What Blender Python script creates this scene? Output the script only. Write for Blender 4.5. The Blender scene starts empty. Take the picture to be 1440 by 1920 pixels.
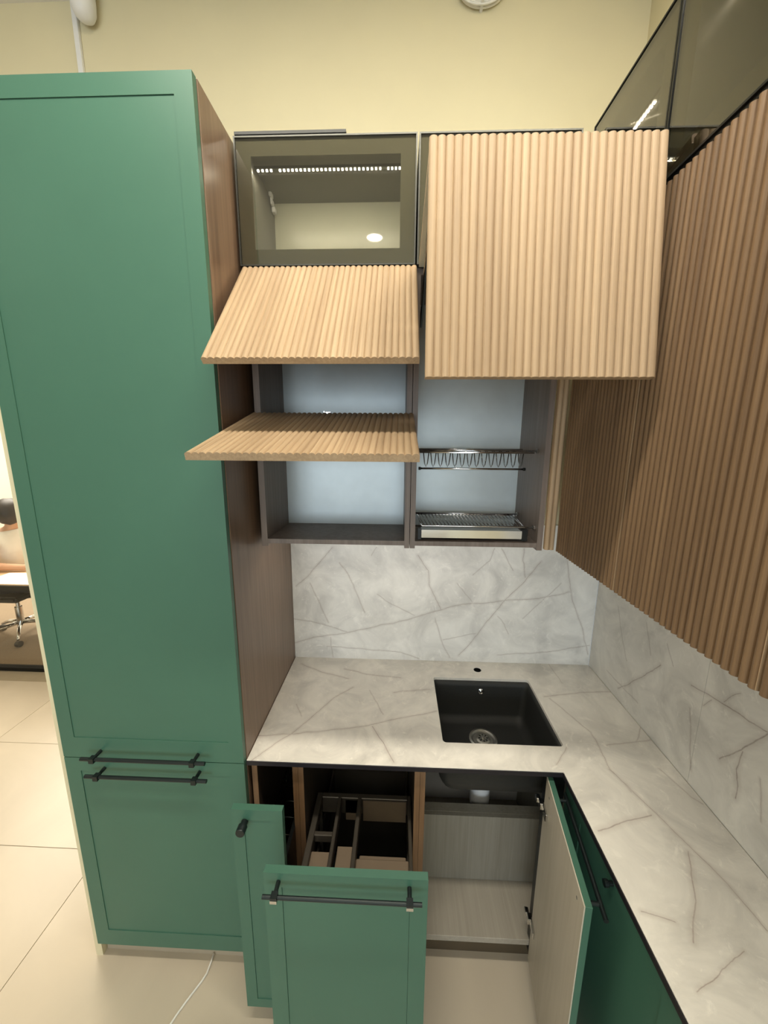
import bpy, bmesh, math, random
from mathutils import Vector, Matrix, Euler
random.seed(4)
SC = bpy.context.scene
COL = SC.collection
# ------------------------------------------------------------------ camera
YAW, PITCH, ROLL, FPX = .0365, -.1912, .0068, 700.
_f = Vector((-math.sin(YAW)*math.cos(PITCH), math.cos(YAW)*math.cos(PITCH), math.sin(PITCH)))
_r = Vector((math.cos(YAW), math.sin(YAW), 0)); _u = _r.cross(_f)
_c, _s = math.cos(ROLL), math.sin(ROLL)
_R = _c*_r + _s*_u; _U = -_s*_r + _c*_u
cam = bpy.data.cameras.new('camera'); camo = bpy.data.objects.new('camera', cam); COL.objects.link(camo)
M = Matrix((( _R.x,_U.x,-_f.x,.487),(_R.y,_U.y,-_f.y,-1.643),(_R.z,_U.z,-_f.z,1.94),(0,0,0,1)))
camo.matrix_world = M
cam.sensor_fit = 'VERTICAL'; cam.sensor_height = 24; cam.lens = 24*FPX/1920; cam.clip_start = .02
SC.camera = camo
# ------------------------------------------------------------------ light
w = bpy.data.worlds.new('world'); SC.world = w; w.use_nodes = True
w.node_tree.nodes['Background'].inputs[0].default_value = (.80, .88, 1, 1)
w.node_tree.nodes['Background'].inputs[1].default_value = .35
SC.view_settings.view_transform = 'Standard'; SC.view_settings.look = 'None'
SC.view_settings.exposure = 0; SC.view_settings.gamma = 1; SC.view_settings.use_curve_mapping = False
def area(name, loc, target, sx, sy, power, colr, spread=180):
    l = bpy.data.lights.new(name, 'AREA'); l.shape = 'RECTANGLE'; l.size = sx; l.size_y = sy
    l.energy = power; l.color = colr; l.spread = math.radians(spread)
    o = bpy.data.objects.new(name, l); COL.objects.link(o); o.location = loc
    o.rotation_euler = (Vector(target)-Vector(loc)).to_track_quat('-Z', 'Y').to_euler()
    return o
WARM = (1, .93, .79); COOL = (.78, .90, 1)
area('window_daylight', (-.2, -5.8, 1.5), (.2, 0, 1.5), 3.2, 1.9, 92, COOL)
area('ceiling_strip_light', (.55, -1.30, 3.44), (.55, -1.1, 0), 2.0, .10, 52, WARM)
area('ceiling_far_light', (.6, -3.6, 3.42), (.6, -3.4, 0), 3.0, .8, 36, WARM)
area('office_light', (-3.3, 2.1, 2.85), (-2.7, 1.4, 0), 1.6, 1.6, 120, (1, .90, .76))
area('office_far_fill', (-4.0, 3.6, 3.3), (-4.2, 4.4, 1), 2.0, 1.0, 150, (1, .93, .82))  # unseen fill added to brighten the far office wall, no known lamp there
area('office_hall_light', (-2.6, -.9, 3.4), (-2.6, -.9, 0), 1.0, 1.0, 18, WARM)

# ------------------------------------------------------------------ materials
def nt(name):
    m = bpy.data.materials.new(name); m.use_nodes = True
    t = m.node_tree; return m, t, t.nodes['Principled BSDF']
def lin(c): return tuple(((x/255)/12.92 if x/255 <= .04045 else ((x/255+.055)/1.055)**2.4) for x in c)+(1,)
def coord(t, scale=(1,1,1)):
    tc = t.nodes.new('ShaderNodeTexCoord'); mp = t.nodes.new('ShaderNodeMapping')
    mp.inputs['Scale'].default_value = scale; t.links.new(tc.outputs['Object'], mp.inputs[0]); return mp.outputs[0]
def noise(t, vec, sc, det=4, rough=.6, dist=0):
    n = t.nodes.new('ShaderNodeTexNoise'); n.inputs['Scale'].default_value = sc; n.inputs['Detail'].default_value = det
    n.inputs['Roughness'].default_value = rough; n.inputs['Distortion'].default_value = dist
    t.links.new(vec, n.inputs['Vector']); return n.outputs['Fac']
def ramp(t, fac, stops):
    r = t.nodes.new('ShaderNodeValToRGB'); e = r.color_ramp.elements
    while len(e) < len(stops): e.new(.5)
    for k, (p, c) in enumerate(stops): e[k].position = p; e[k].color = c
    t.links.new(fac, r.inputs[0]); return r.outputs[0]
def bump(t, b, fac, st, dist=.001):
    n = t.nodes.new('ShaderNodeBump'); n.inputs['Strength'].default_value = st; n.inputs['Distance'].default_value = dist
    t.links.new(fac, n.inputs['Height']); t.links.new(n.outputs[0], b.inputs['Normal'])
def plain(name, c, rough=.5, metal=0, spec=.5, var=.04, vs=12, bm=0):
    m, t, b = nt(name); a = lin(c); v = coord(t); f = noise(t, v, vs, 3)
    col = ramp(t, f, [(.3, tuple(x*(1-var) for x in a[:3])+(1,)), (.7, tuple(min(1, x*(1+var)) for x in a[:3])+(1,))])
    t.links.new(col, b.inputs['Base Color']); b.inputs['Roughness'].default_value = rough
    b.inputs['Metallic'].default_value = metal; b.inputs['Specular IOR Level'].default_value = spec
    if bm: bump(t, b, noise(t, v, 260, 2), bm)
    return m
def wood(name, dark, light, rough=.55, axis='z', sc=1, spec=.4, contrast=1):
    m, t, b = nt(name); k = {'z': (70*sc, 70*sc, 2.2), 'x': (2.2, 70*sc, 70*sc), 'y': (70*sc, 2.2, 70*sc)}[axis]
    f = noise(t, coord(t, k), 1, 6, .65, .4)
    k2 = tuple(x/9 if x > 3 else x/2 for x in k)
    g = noise(t, coord(t, k2), 1, 3, .5, .6)
    mx = t.nodes.new('ShaderNodeMath'); mx.operation = 'MULTIPLY_ADD'; mx.inputs[1].default_value = .6
    t.links.new(f, mx.inputs[0]); m2 = t.nodes.new('ShaderNodeMath'); m2.operation = 'MULTIPLY'; m2.inputs[1].default_value = .4
    t.links.new(g, m2.inputs[0]); t.links.new(m2.outputs[0], mx.inputs[2])
    t.links.new(ramp(t, mx.outputs[0], [(.5-.17/contrast, lin(dark)), (.5+.17/contrast, lin(light))]), b.inputs['Base Color'])
    b.inputs['Roughness'].default_value = rough; b.inputs['Specular IOR Level'].default_value = spec
    bump(t, b, f, .15, .0006); return m
def marble(name, axes, veins, base, dark, shift=(0,0,0)):
    """warm grey stone: soft clouds, pale flecks and thin veins drawn as distances to poly-lines lying in the slab"""
    m, t, b = nt(name); tc = t.nodes.new('ShaderNodeTexCoord'); P = tc.outputs['Object']
    N = t.nodes.new; L = t.links.new
    def vm(op, a=None, c=None, s=None):
        n = N('ShaderNodeVectorMath'); n.operation = op
        for i, x in enumerate((a, c)):
            if x is None: continue
            if isinstance(x, (tuple, Vector)): n.inputs[i].default_value = x
            else: L(x, n.inputs[i])
        if s is not None:
            if isinstance(s, float): n.inputs['Scale'].default_value = s
            else: L(s, n.inputs['Scale'])
        return n
    def mth(op, a, c=None, clamp=False):
        n = N('ShaderNodeMath'); n.operation = op; n.use_clamp = clamp
        for i, x in enumerate((a, c)):
            if x is None: continue
            if isinstance(x, (int, float)): n.inputs[i].default_value = x
            else: L(x, n.inputs[i])
        return n.outputs[0]
    mp = N('ShaderNodeMapping'); mp.inputs['Location'].default_value = shift; L(P, mp.inputs[0]); Q = mp.outputs[0]
    nz = N('ShaderNodeTexNoise'); nz.inputs['Scale'].default_value = 16; nz.inputs['Detail'].default_value = 5; L(Q, nz.inputs['Vector'])
    off = vm('SCALE', vm('SUBTRACT', nz.outputs['Color'], (.5,.5,.5)).outputs[0], s=.015)
    W = vm('ADD', P, off.outputs[0])
    sel = [0,0,0]; sel[axes[0]] = 1; sel[axes[1]] = 1
    W = vm('MULTIPLY', W.outputs[0], tuple(sel)).outputs[0]
    best = None
    def v3(p):
        q = [0,0,0]; q[axes[0]] = p[0]; q[axes[1]] = p[1]; return Vector(q)
    for wd, pts in veins:
        for p, q in zip(pts[:-1], pts[1:]):
            A, B = v3(p), v3(q); D = B-A
            s = vm('SUBTRACT', W, A).outputs[0]
            dt = vm('DOT_PRODUCT', s, tuple(D/max(D.length_squared, 1e-8))).outputs['Value']
            h = mth('MULTIPLY', dt, 1., True)
            e = vm('SCALE', tuple(D), s=h).outputs[0]
            d = mth('DIVIDE', vm('DISTANCE', s, e).outputs['Value'], wd)
            best = d if best is None else mth('MINIMUM', best, d)
    brk = noise(t, Q, 22, 3, .7)
    core = mth('SUBTRACT', 1, mth('DIVIDE', best, .0016), True)
    soft = mth('SUBTRACT', 1, mth('DIVIDE', best, .010), True)
    ve = mth('ADD', mth('MULTIPLY', core, mth('MULTIPLY', brk, .85)), mth('MULTIPLY', soft, .20), True)
    a = noise(t, Q, 5.5, 8, .62, .8); c2 = noise(t, Q, 17, 6, .72, 1.8)
    bs = lin(base); hi = tuple(min(1, x*1.16) for x in bs[:3])+(1,); lo = tuple(x*.76 for x in bs[:3])+(1,)
    cl = ramp(t, a, [(.3, lo), (.52, bs), (.72, hi)])
    fl = ramp(t, c2, [(.56, (0,0,0,1)), (.68, (1,1,1,1))])
    mix = N('ShaderNodeMix'); mix.data_type = 'RGBA'; mix.inputs['B'].default_value = tuple(min(1, x*1.2) for x in bs[:3])+(1,)
    L(mth('MULTIPLY', fl, .6), mix.inputs['Factor']); L(cl, mix.inputs['A'])
    m2 = N('ShaderNodeMix'); m2.data_type = 'RGBA'; m2.inputs['B'].default_value = lin(dark)
    L(ve, m2.inputs['Factor']); L(mix.outputs['Result'], m2.inputs['A'])
    L(m2.outputs['Result'], b.inputs['Base Color']); b.inputs['Roughness'].default_value = .38
    b.inputs['Specular IOR Level'].default_value = .35
    return m
def smoked(name, tint, rough=.03, spec_mul=1.0):
    m, t, b = nt(name); t.nodes.remove(b); out = t.nodes['Material Output']
    tr = t.nodes.new('ShaderNodeBsdfTransparent'); tr.inputs[0].default_value = tint
    gl = t.nodes.new('ShaderNodeBsdfGlossy'); gl.inputs['Roughness'].default_value = rough
    v = coord(t); f = noise(t, v, 3, 2); t.links.new(ramp(t, f, [(0, (.9,.9,.9,1)), (1, (1,1,1,1))]), gl.inputs['Color'])
    ge = t.nodes.new('ShaderNodeNewGeometry'); dt = t.nodes.new('ShaderNodeVectorMath'); dt.operation = 'DOT_PRODUCT'
    t.links.new(ge.outputs['Normal'], dt.inputs[0]); t.links.new(ge.outputs['Incoming'], dt.inputs[1])
    def mt(op, x, y=None):
        n = t.nodes.new('ShaderNodeMath'); n.operation = op; n.use_clamp = op == 'MULTIPLY'
        for i, q in enumerate((x, y)):
            if isinstance(q, (int, float)): n.inputs[i].default_value = q
            elif q is not None: t.links.new(q, n.inputs[i])
        return n
    sch = mt('POWER', mt('SUBTRACT', 1, mt('ABSOLUTE', dt.outputs['Value']).outputs[0]).outputs[0], 5)
    mu = mt('MULTIPLY', mt('ADD', mt('MULTIPLY', sch.outputs[0], .95).outputs[0], .04).outputs[0], spec_mul)
    mx = t.nodes.new('ShaderNodeMixShader'); t.links.new(mu.outputs[0], mx.inputs[0])
    t.links.new(tr.outputs[0], mx.inputs[1]); t.links.new(gl.outputs[0], mx.inputs[2]); t.links.new(mx.outputs[0], out.inputs[0])
    return m
def emit(name, c, s):
    m, t, b = nt(name); b.inputs['Base Color'].default_value = c; b.inputs['Emission Color'].default_value = c
    b.inputs['Emission Strength'].default_value = s; return m

VEIN_BACK = [(1, [(0.194, 1.456), (0.078, 1.32), (0.021, 1.264)]), (0.7, [(0.226, 1.382), (0.269, 1.324), (0.315, 1.204), (0.341, 1.141)]), (0.7, [(0.084, 1.282), (0.121, 1.2), (0.166, 1.088)]), (1, [(-0.009, 0.973), (0.105, 1.009), (0.245, 1.033), (0.529, 1.106), (0.694, 1.165)]), (0.7, [(-0.015, 1.103), (0.081, 1.092), (0.176, 1.066), (0.255, 1.039)]), (0.5, [(0.398, 1.234), (0.466, 1.186), (0.576, 1.133)]), (1.3, [(0.584, 1.426), (0.632, 1.353), (0.639, 1.283), (0.694, 1.169)]), (0.7, [(0.158, 0.961), (0.319, 0.954), (0.511, 0.942), (0.597, 0.909)]), (0.5, [(0.175, 1.008), (0.184, 0.909)]), (0.7, [(0.67, 1.118), (0.711, 0.988), (0.745, 0.92)]), (0.4, [(0.395, 1.459), (0.372, 1.422)]), (1, [(0.68, 1.16), (0.791, 1.194), (0.903, 1.202), (1.009, 1.218), (1.134, 1.229), (1.276, 1.265)]), (1.1, [(0.787, 0.933), (0.837, 0.992), (0.913, 1.113), (0.984, 1.212), (1.067, 1.308), (1.134, 1.405)]), (0.5, [(0.927, 1.464), (0.906, 1.406), (0.837, 1.338)]), (0.6, [(0.957, 1.464), (1.013, 1.363)]), (0.9, [(1.055, 1.466), (1.055, 1.409), (1.073, 1.33)]), (0.5, [(1.232, 1.307), (1.182, 1.249), (1.076, 1.129)]), (0.8, [(1.249, 1.412), (1.265, 1.345), (1.295, 1.217), (1.348, 1.097), (1.391, 0.957)]), (0.7, [(0.971, 0.941), (1.208, 0.963), (1.391, 1.002)]), (0.5, [(0.958, 1.137), (0.991, 1.099), (1.015, 1.049)]), (0.4, [(0.766, 1.297), (0.837, 1.206)]), (0.5, [(0.711, 1.011), (0.865, 1.05)])]
VEIN_TOP = [(1, [(0.016, -0.616), (0.065, -0.545), (0.117, -0.489), (0.159, -0.422), (0.239, -0.295), (0.309, -0.222)]), (1, [(-0.002, -0.505), (0.112, -0.491), (0.215, -0.474), (0.374, -0.442), (0.461, -0.412), (0.65, -0.353)]), (1.2, [(0.046, -0.068), (0.156, -0.125), (0.283, -0.168)]), (1.1, [(0.253, -0.093), (0.359, -0.132), (0.513, -0.151)]), (0.5, [(0.094, -0.337), (0.131, -0.401)]), (0.5, [(0.381, -0.238), (0.443, -0.378)]), (1.3, [(0.407, -0.441), (0.448, -0.515), (0.485, -0.593)]), (1.2, [(0.481, -0.247), (0.632, -0.221)]), (1, [(1.107, -0.246), (1.276, -0.212), (1.417, -0.2)]), (0.4, [(1.214, 0.014), (1.216, -0.153)]), (0.7, [(1.125, -0.256), (1.201, -0.435), (1.187, -0.592), (1.206, -0.669)]), (0.7, [(1.225, -0.491), (1.322, -0.476), (1.416, -0.456)]), (0.5, [(1.414, -0.383), (1.344, -0.467)]), (0.7, [(1.083, -0.509), (1.019, -0.581)]), (0.6, [(1.346, -0.579), (1.374, -0.678), (1.393, -0.698)]), (1, [(1.184, -0.591), (1.232, -0.729), (1.27, -0.835), (1.291, -0.906), (1.303, -0.99)]), (1.2, [(1.251, -0.832), (1.184, -0.942), (1.125, -1.016)]), (1.0, [(1.048, -0.966), (1.111, -0.984)]), (1.6, [(1.045, -0.791), (1.131, -0.761), (1.217, -0.739)]), (0.8, [(1.221, -1.025), (1.076, -1.089)])]
VEIN_RIGHT = [(1.2, [(-0.244, 0.948), (-0.282, 0.987), (-0.383, 1.102), (-0.446, 1.185)]), (1.5, [(-0.579, 1.202), (-0.652, 1.219), (-0.743, 1.232), (-0.814, 1.244)]), (0.8, [(-0.631, 1.175), (-0.654, 1.21)]), (0.8, [(-0.69, 1.232), (-0.731, 1.289)]), (1.6, [(-0.713, 1.067), (-0.761, 1.145), (-0.815, 1.24)]), (1.5, [(-0.766, 1.144), (-0.763, 1.084), (-0.775, 1.042), (-0.775, 1.005)]), (0.8, [(-0.591, 1.131), (-0.63, 0.948)]), (0.7, [(-0.819, 1.116), (-0.844, 1.017)]), (0.5, [(-0.173, 1.272), (-0.227, 1.156), (-0.269, 1.089)]), (0.5, [(-0.349, 1.291), (-0.394, 1.188)]), (0.5, [(-0.459, 1.271), (-0.501, 1.214)]), (0.5, [(-0.154, 0.968), (-0.366, 0.975)])]

M_ = dict(
 green=plain('green_lacquer', (67,107,90), .42, spec=.4, var=.03, vs=4, bm=.02),
 green_edge=plain('green_edge', (72,118,90), .4, var=.03),
 wall=plain('cream_paint', (220,211,178), .85, var=.02, vs=3, bm=.05),
 wallw=plain('white_paint', (226,221,208), .85, var=.02, vs=3),
 ceil=plain('ceiling_paint', (226,224,216), .9, var=.01),
 office=plain('office_paint', (232,226,214), .85, var=.02),
 walnut=wood('walnut_panel', (92,72,58), (138,114,94), .34, spec=.5, contrast=.8),
 walnut_edge=wood('walnut_edge', (110,92,78), (146,126,112), .5),
 carc=wood('carcass_walnut', (104,92,84), (136,124,116), .45),
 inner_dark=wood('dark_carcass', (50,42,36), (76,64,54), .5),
 redwood=wood('carcass_front_edge', (108,80,56), (146,114,84), .5),
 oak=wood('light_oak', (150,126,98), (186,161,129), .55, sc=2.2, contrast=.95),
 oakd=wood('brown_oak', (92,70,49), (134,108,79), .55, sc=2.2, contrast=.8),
 back=plain('grey_back_panel', (196,204,204), .35, metal=.25, var=.05, vs=9),
 gback=plain('glass_cabinet_back', (206,204,184), .3, var=.03),
 smoke=plain('dark_aluminium', (72,72,68), .35, metal=.6),
 smoke_in=plain('dark_inner_frame', (104,102,92), .4, metal=.1),
 black=plain('black_metal', (22,24,24), .35, metal=.4),
 blackp=plain('black_profile', (26,22,28), .5),
 handle=plain('handle_black', (36,44,44), .38, metal=.5),
 sink=plain('black_composite', (42,43,41), .55, var=.15, vs=220, bm=.1),
 chrome=plain('chrome', (214,214,214), .12, metal=1),
 satin=plain('satin_steel', (200,198,190), .32, metal=.9),
 steel=plain('dark_steel', (120,122,120), .2, metal=1),
 white=plain('white_plastic', (228,228,228), .4),
 greyw=wood('shaded_grey_melamine', (128,123,110), (150,145,132), .5, sc=1.5),  # true tone is light grey; shade inside the sink cabinet is put into the colour
 door_in=wood('grey_door_back', (186,178,160), (202,194,178), .45, sc=.7),
 kick=plain('brown_plinth', (84,72,54), .5),
 plinth=plain('beige_plinth', (172,160,140), .5),
 floor=None,
 cable=plain('white_cable', (232,230,222), .4),
 box=plain('beige_box', (128,112,94), .5),
 frame=plain('grey_brown_metal', (82,76,68), .4, metal=.3),
 drawer_back=plain('dark_grey_glass', (96,102,104), .2),
 greyf=wood('grey_melamine_floor', (150,143,130), (168,161,148), .5, 'y', 1.5),
 glass=smoked('smoked_glass', (.74,.73,.66,1), .02, 2.2),
 glassd=smoked('deep_smoked_glass', (.58,.56,.49,1), .02, 1.8),
 clear=smoked('clear_glass', (.97,.98,.97,1), .02, .8),
 led=emit('led_light', (1,.93,.90,1), 16),
 ledw=emit('warm_led_light', (1,.93,.84,1), 34),
 skin=plain('skin', (206,158,126), .6), hair=plain('dark_hair', (34,26,22), .5), shirt=plain('white_shirt', (232,228,220), .8),
 trousers=plain('dark_trousers', (40,42,50), .8), desk=wood('desk_top', (196,160,120), (214,180,140), .5, 'x'),
 paper=plain('paper', (240,238,230), .7), chair=plain('black_plastic', (24,24,26), .5),
 carpet=plain('office_carpet', (146,128,106), .95, var=.08, vs=60),
)
def tile_mat():
    m, t, b = nt('cream_marble_tile'); v = coord(t)
    a = noise(t, v, 1.6, 6, .55, 1.2); bs = lin((200,188,168))
    t.links.new(ramp(t, a, [(.3, tuple(x*.9 for x in bs[:3])+(1,)), (.6, bs), (.8, tuple(min(1,x*1.06) for x in bs[:3])+(1,))]), b.inputs['Base Color'])
    b.inputs['Roughness'].default_value = .3; b.inputs['Specular IOR Level'].default_value = .4; return m
M_['floor'] = tile_mat()
M_['grout'] = plain('grout', (160,148,126), .9)
M_['m_back'] = marble('marble_backsplash', (0,2), VEIN_BACK, (230,228,222), (132,112,96))
M_['m_top'] = marble('marble_worktop', (0,1), VEIN_TOP, (231,226,215), (140,114,98), (3,1,0))
M_['m_right'] = marble('marble_side', (1,2), VEIN_RIGHT, (214,211,202), (100,72,58), (7,2,5))

# ------------------------------------------------------------------ builders
WM = {}
def link(o, parent=None, mw=None):
    COL.objects.link(o); mw = mw or Matrix.Identity(4)
    if parent is not None:
        o.parent = parent; loc = WM[parent.name].inverted() @ mw
        o.matrix_basis = loc
    else: o.matrix_basis = mw
    WM[o.name] = mw; return o
def thing(name, label, cat, loc=(0,0,0), group=None):
    o = bpy.data.objects.new(name, None); o.empty_display_size = .05
    link(o, None, Matrix.Translation(loc)); o['label'] = label; o['category'] = cat
    if group: o['group'] = group
    return o
def tag(o, label, cat, group=None):
    o['label'] = label; o['category'] = cat
    if group: o['group'] = group
    return o
def bm2(name, bm, mat, parent=None, mw=None, smooth=False):
    me = bpy.data.meshes.new(name); bmesh.ops.recalc_face_normals(bm, faces=bm.faces); bm.to_mesh(me); bm.free()
    me.materials.append(M_[mat] if isinstance(mat, str) else mat)
    if smooth:
        for p in me.polygons: p.use_smooth = True
    o = bpy.data.objects.new(name, me)
    return link(o, parent, mw if mw is not None else Matrix.Identity(4))
def addbox(bm, x0, x1, y0, y1, z0, z1):
    v = [bm.verts.new((x, y, z)) for x in (x0, x1) for y in (y0, y1) for z in (z0, z1)]
    for f in ((0,1,3,2),(4,6,7,5),(0,4,5,1),(2,3,7,6),(0,2,6,4),(1,5,7,3)): bm.faces.new([v[i] for i in f])
def box(name, b, mat, parent=None, bev=0, mw=None, seg=1):
    bm = bmesh.new(); bb = b if isinstance(b[0], (tuple, list)) else [b]
    for q in bb: addbox(bm, *q)
    if bev: bmesh.ops.bevel(bm, geom=list(bm.edges), offset=bev, segments=seg, affect='EDGES')
    return bm2(name, bm, mat, parent, mw)
def addtube(bm, pts, r, n=8, closed=False):
    P = [Vector(p) for p in pts]; rings = []; prev = None
    for i, p in enumerate(P):
        if closed: d = P[(i+1) % len(P)]-P[i-1]
        else: d = P[min(i+1, len(P)-1)]-P[max(i-1, 0)]
        d.normalize()
        if prev is None:
            a = Vector((0,0,1)) if abs(d.z) < .9 else Vector((1,0,0)); u = d.cross(a).normalized()
        else: u = (prev-d*prev.dot(d)).normalized()
        prev = u; v = d.cross(u); rr = r[i] if isinstance(r, (list, tuple)) else r
        rings.append([bm.verts.new(p+(u*math.cos(k*2*math.pi/n)+v*math.sin(k*2*math.pi/n))*rr) for k in range(n)])
    m = len(rings)
    for i in range(m if closed else m-1):
        A, B = rings[i], rings[(i+1) % m]
        for k in range(n): bm.faces.new((A[k], A[(k+1) % n], B[(k+1) % n], B[k]))
    if not closed: bm.faces.new(rings[0][::-1]); bm.faces.new(rings[-1])
def tube(name, lines, r, mat, parent=None, n=8, closed=False, mw=None):
    bm = bmesh.new(); ll = lines if isinstance(lines[0][0], (tuple, list, Vector)) else [lines]
    for l in ll: addtube(bm, l, r, n, closed)
    return bm2(name, bm, mat, parent, mw, True)
def lathe(name, prof, center, mat, parent=None, n=32, axis='z', mw=None):
    bm = bmesh.new(); rings = []
    for r, h in prof:
        ring = []
        for k in range(n):
            a = 2*math.pi*k/n; p = (r*math.cos(a), r*math.sin(a), h)
            if axis == 'y': p = (p[0], -p[2], p[1])
            if axis == 'x': p = (p[2], p[0], p[1])
            ring.append(bm.verts.new(Vector(p)+Vector(center)))
        rings.append(ring)
    for A, B in zip(rings[:-1], rings[1:]):
        for k in range(n): bm.faces.new((A[k], A[(k+1) % n], B[(k+1) % n], B[k]))
    bm.faces.new(rings[0]); bm.faces.new(rings[-1])
    return bm2(name, bm, mat, parent, mw, False)
def reeded(name, wid, h, mat, parent, mw, pitch=.016, dep=.0045, th=.019, z0=None):
    """milled panel: local x 0..wid, z 0..-h, reeded face toward -y"""
    bm = bmesh.new(); n = max(1, round(wid/pitch)); p = wid/n; prof = [(0, 0)]
    for k in range(n):
        for j in range(9):
            a = j/8; x = (k+a)*p; y = -th+dep-dep*max(0, math.sin(math.pi*a))**.62
            if j == 0 and k > 0: continue
            prof.append((x, y))
    prof.append((wid, 0))
    top = [bm.verts.new((x, y, 0)) for x, y in prof]; bot = [bm.verts.new((x, y, -h)) for x, y in prof]
    m = len(prof)
    for i in range(m):
        bm.faces.new((top[i], top[(i+1) % m], bot[(i+1) % m], bot[i]))
    bm.faces.new(top); bm.faces.new(bot[::-1])
    o = bm2(name, bm, mat, parent, mw); return o
def shaker(name, x0, x1, z0, z1, yf, mat, parent, brd=.05, brdb=None, th=.019, mw=None, rec=.0022):
    """slim framed front facing -y: yf = front plane"""
    brdb = brdb or brd; bm = bmesh.new()
    addbox(bm, x0, x0+brd, yf, yf+th, z0, z1); addbox(bm, x1-brd, x1, yf, yf+th, z0, z1)
    addbox(bm, x0+brd, x1-brd, yf, yf+th, z1-brd, z1); addbox(bm, x0+brd, x1-brd, yf, yf+th, z0, z0+brdb)
    bmesh.ops.remove_doubles(bm, verts=bm.verts, dist=1e-6)
    g = .0006
    addbox(bm, x0+brd+g, x1-brd-g, yf+rec, yf+th-.001, z0+brdb+g, z1-brd-g)
    return bm2(name, bm, mat, parent, mw)
def bar_handle(x0, x1, yf, z, parent, mw=None, posts=(.04,.04), r=.006, cap=None):
    """round bar with two square posts; local front plane yf, facing -y"""
    bm = bmesh.new(); addtube(bm, [(x0, yf-.034, z), (x1, yf-.034, z)], r, 12)
    for x in (x0+posts[0], x1-posts[1]):
        addtube(bm, [(x, yf, z), (x, yf-.036, z)], .0055, 10)
        addbox(bm, x-.008, x+.008, yf-.043, yf-.026, z-.0085, z+.0085)
    return bm2('handle', bm, 'handle', parent, mw, False)

# ------------------------------------------------------------------ the room
def struct(o): o['kind'] = 'structure'; return o
struct(box('ceiling', (-6.2, 1.6, -6.2, 5.2, 3.5, 3.6), 'ceil'))
struct(box('wall_back', [(-.66, 1.36, 0, .12, 0, 3.5), (-6, -.66, 0, .12, 2.35, 3.5), (-6, -5.2, 0, .12, 0, 2.35)], 'wall'))
struct(box('wall_right', (1.345, 1.5, -6, 0, 1.6, 3.5), 'wall'))
struct(box('wall_right', (1.412, 1.5, -6, 0, 0, 1.599), 'wall'))
struct(box('wall_far', (-6.2, 1.5, 5.0, 5.1, 0, 3.5), 'office'))
struct(box('wall_left', (-6.2, -6.1, -6.1, 5.1, 0, 3.5), 'office'))
struct(box('wall_office', (-.66, -.55, .12, 5.0, 0, 3.5), 'office'))
struct(box('wall_front', [(-6.2, 1.5, -6.1, -6.0, 0, .5), (-6.2, 1.5, -6.1, -6.0, 2.5, 3.5), (-6.2, -1.95, -6.1, -6.0, .5, 2.5)], 'office'))
wf = struct(box('window_1', [(-1.95, 1.5, -6.06, -6.0, .5, .56), (-1.95, 1.5, -6.06, -6.0, 2.44, 2.5), (-1.95, -1.89, -6.06, -6.0, .56, 2.44), (-.25, -.19, -6.06, -6.0, .56, 2.44), (1.42, 1.5, -6.06, -6.0, .56, 2.44)], 'white'))
box('pane', (-1.89, 1.42, -6.035, -6.03, .56, 2.44), 'clear', wf)
struct(box('trim_1', (-.638, -.6125, -.605, -.002, 0, 2.775), 'wall'))
fl = struct(box('floor', (-6.2, 1.5, -6.2, 5.2, -.06, -.004), 'grout'))
tme = None
xs = [-.905-1.2*k for k in range(4, -1, -1)] + [.295, 1.495]
ys = [-.245-.6*k for k in range(5, -1, -1)] + [.355, .955]
for i in range(len(xs)-1):
    for j in range(len(ys)-1):
        if xs[i] < -4 : continue
        g = .0012; x0, x1, y0, y1 = xs[i]+g, xs[i+1]-g, ys[j]+g, ys[j+1]-g
        if tme is None:
            t0 = box('tile', (0, x1-x0, 0, y1-y0, -.004, 0), 'floor', fl, .0006, Matrix.Translation((x0, y0, 0))); tme = t0.data
        else:
            o = bpy.data.objects.new('tile', tme); link(o, fl, Matrix.Translation((x0, y0, 0)))
struct(box('floor_office', (-6.1, -.66, 1.10, 5.0, -.004, .002), 'carpet'))

# office seen past the tall unit
o = thing('glass_partition', 'clear glass office partition standing on a black floor rail', 'partition', (-3, 1.1, 0))
box('floor_rail', (-6, -.66, 1.08, 1.13, .0, .03), 'black', o); box('pane', (-5.2, -.70, 1.10, 1.11, .03, 2.3), 'clear', o)
o = thing('office_desk', 'wooden office desk with a dark edge behind the glass partition', 'desk', (-3.2, 1.5, 0))
box('desk_top', (-4.0, -2.3, 1.16, 1.86, .715, .74), 'desk', o, .002)
box('edge_rail', (-4.0, -2.3, 1.145, 1.16, .70, .735), 'black', o)
for x in (-3.95, -2.35):
    for y in (1.2, 1.8): box('leg', (x-.02, x+.02, y-.02, y+.02, .002, .715), 'black', o)
box('modesty_panel', (-3.9, -2.4, 1.80, 1.815, .35, .71), 'black', o)
tag(box('paper_sheet', (-2.99, -2.55, 1.165, 1.42, .741, .744), 'paper'), 'large white sheet of paper lying on the office desk', 'paper')
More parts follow.
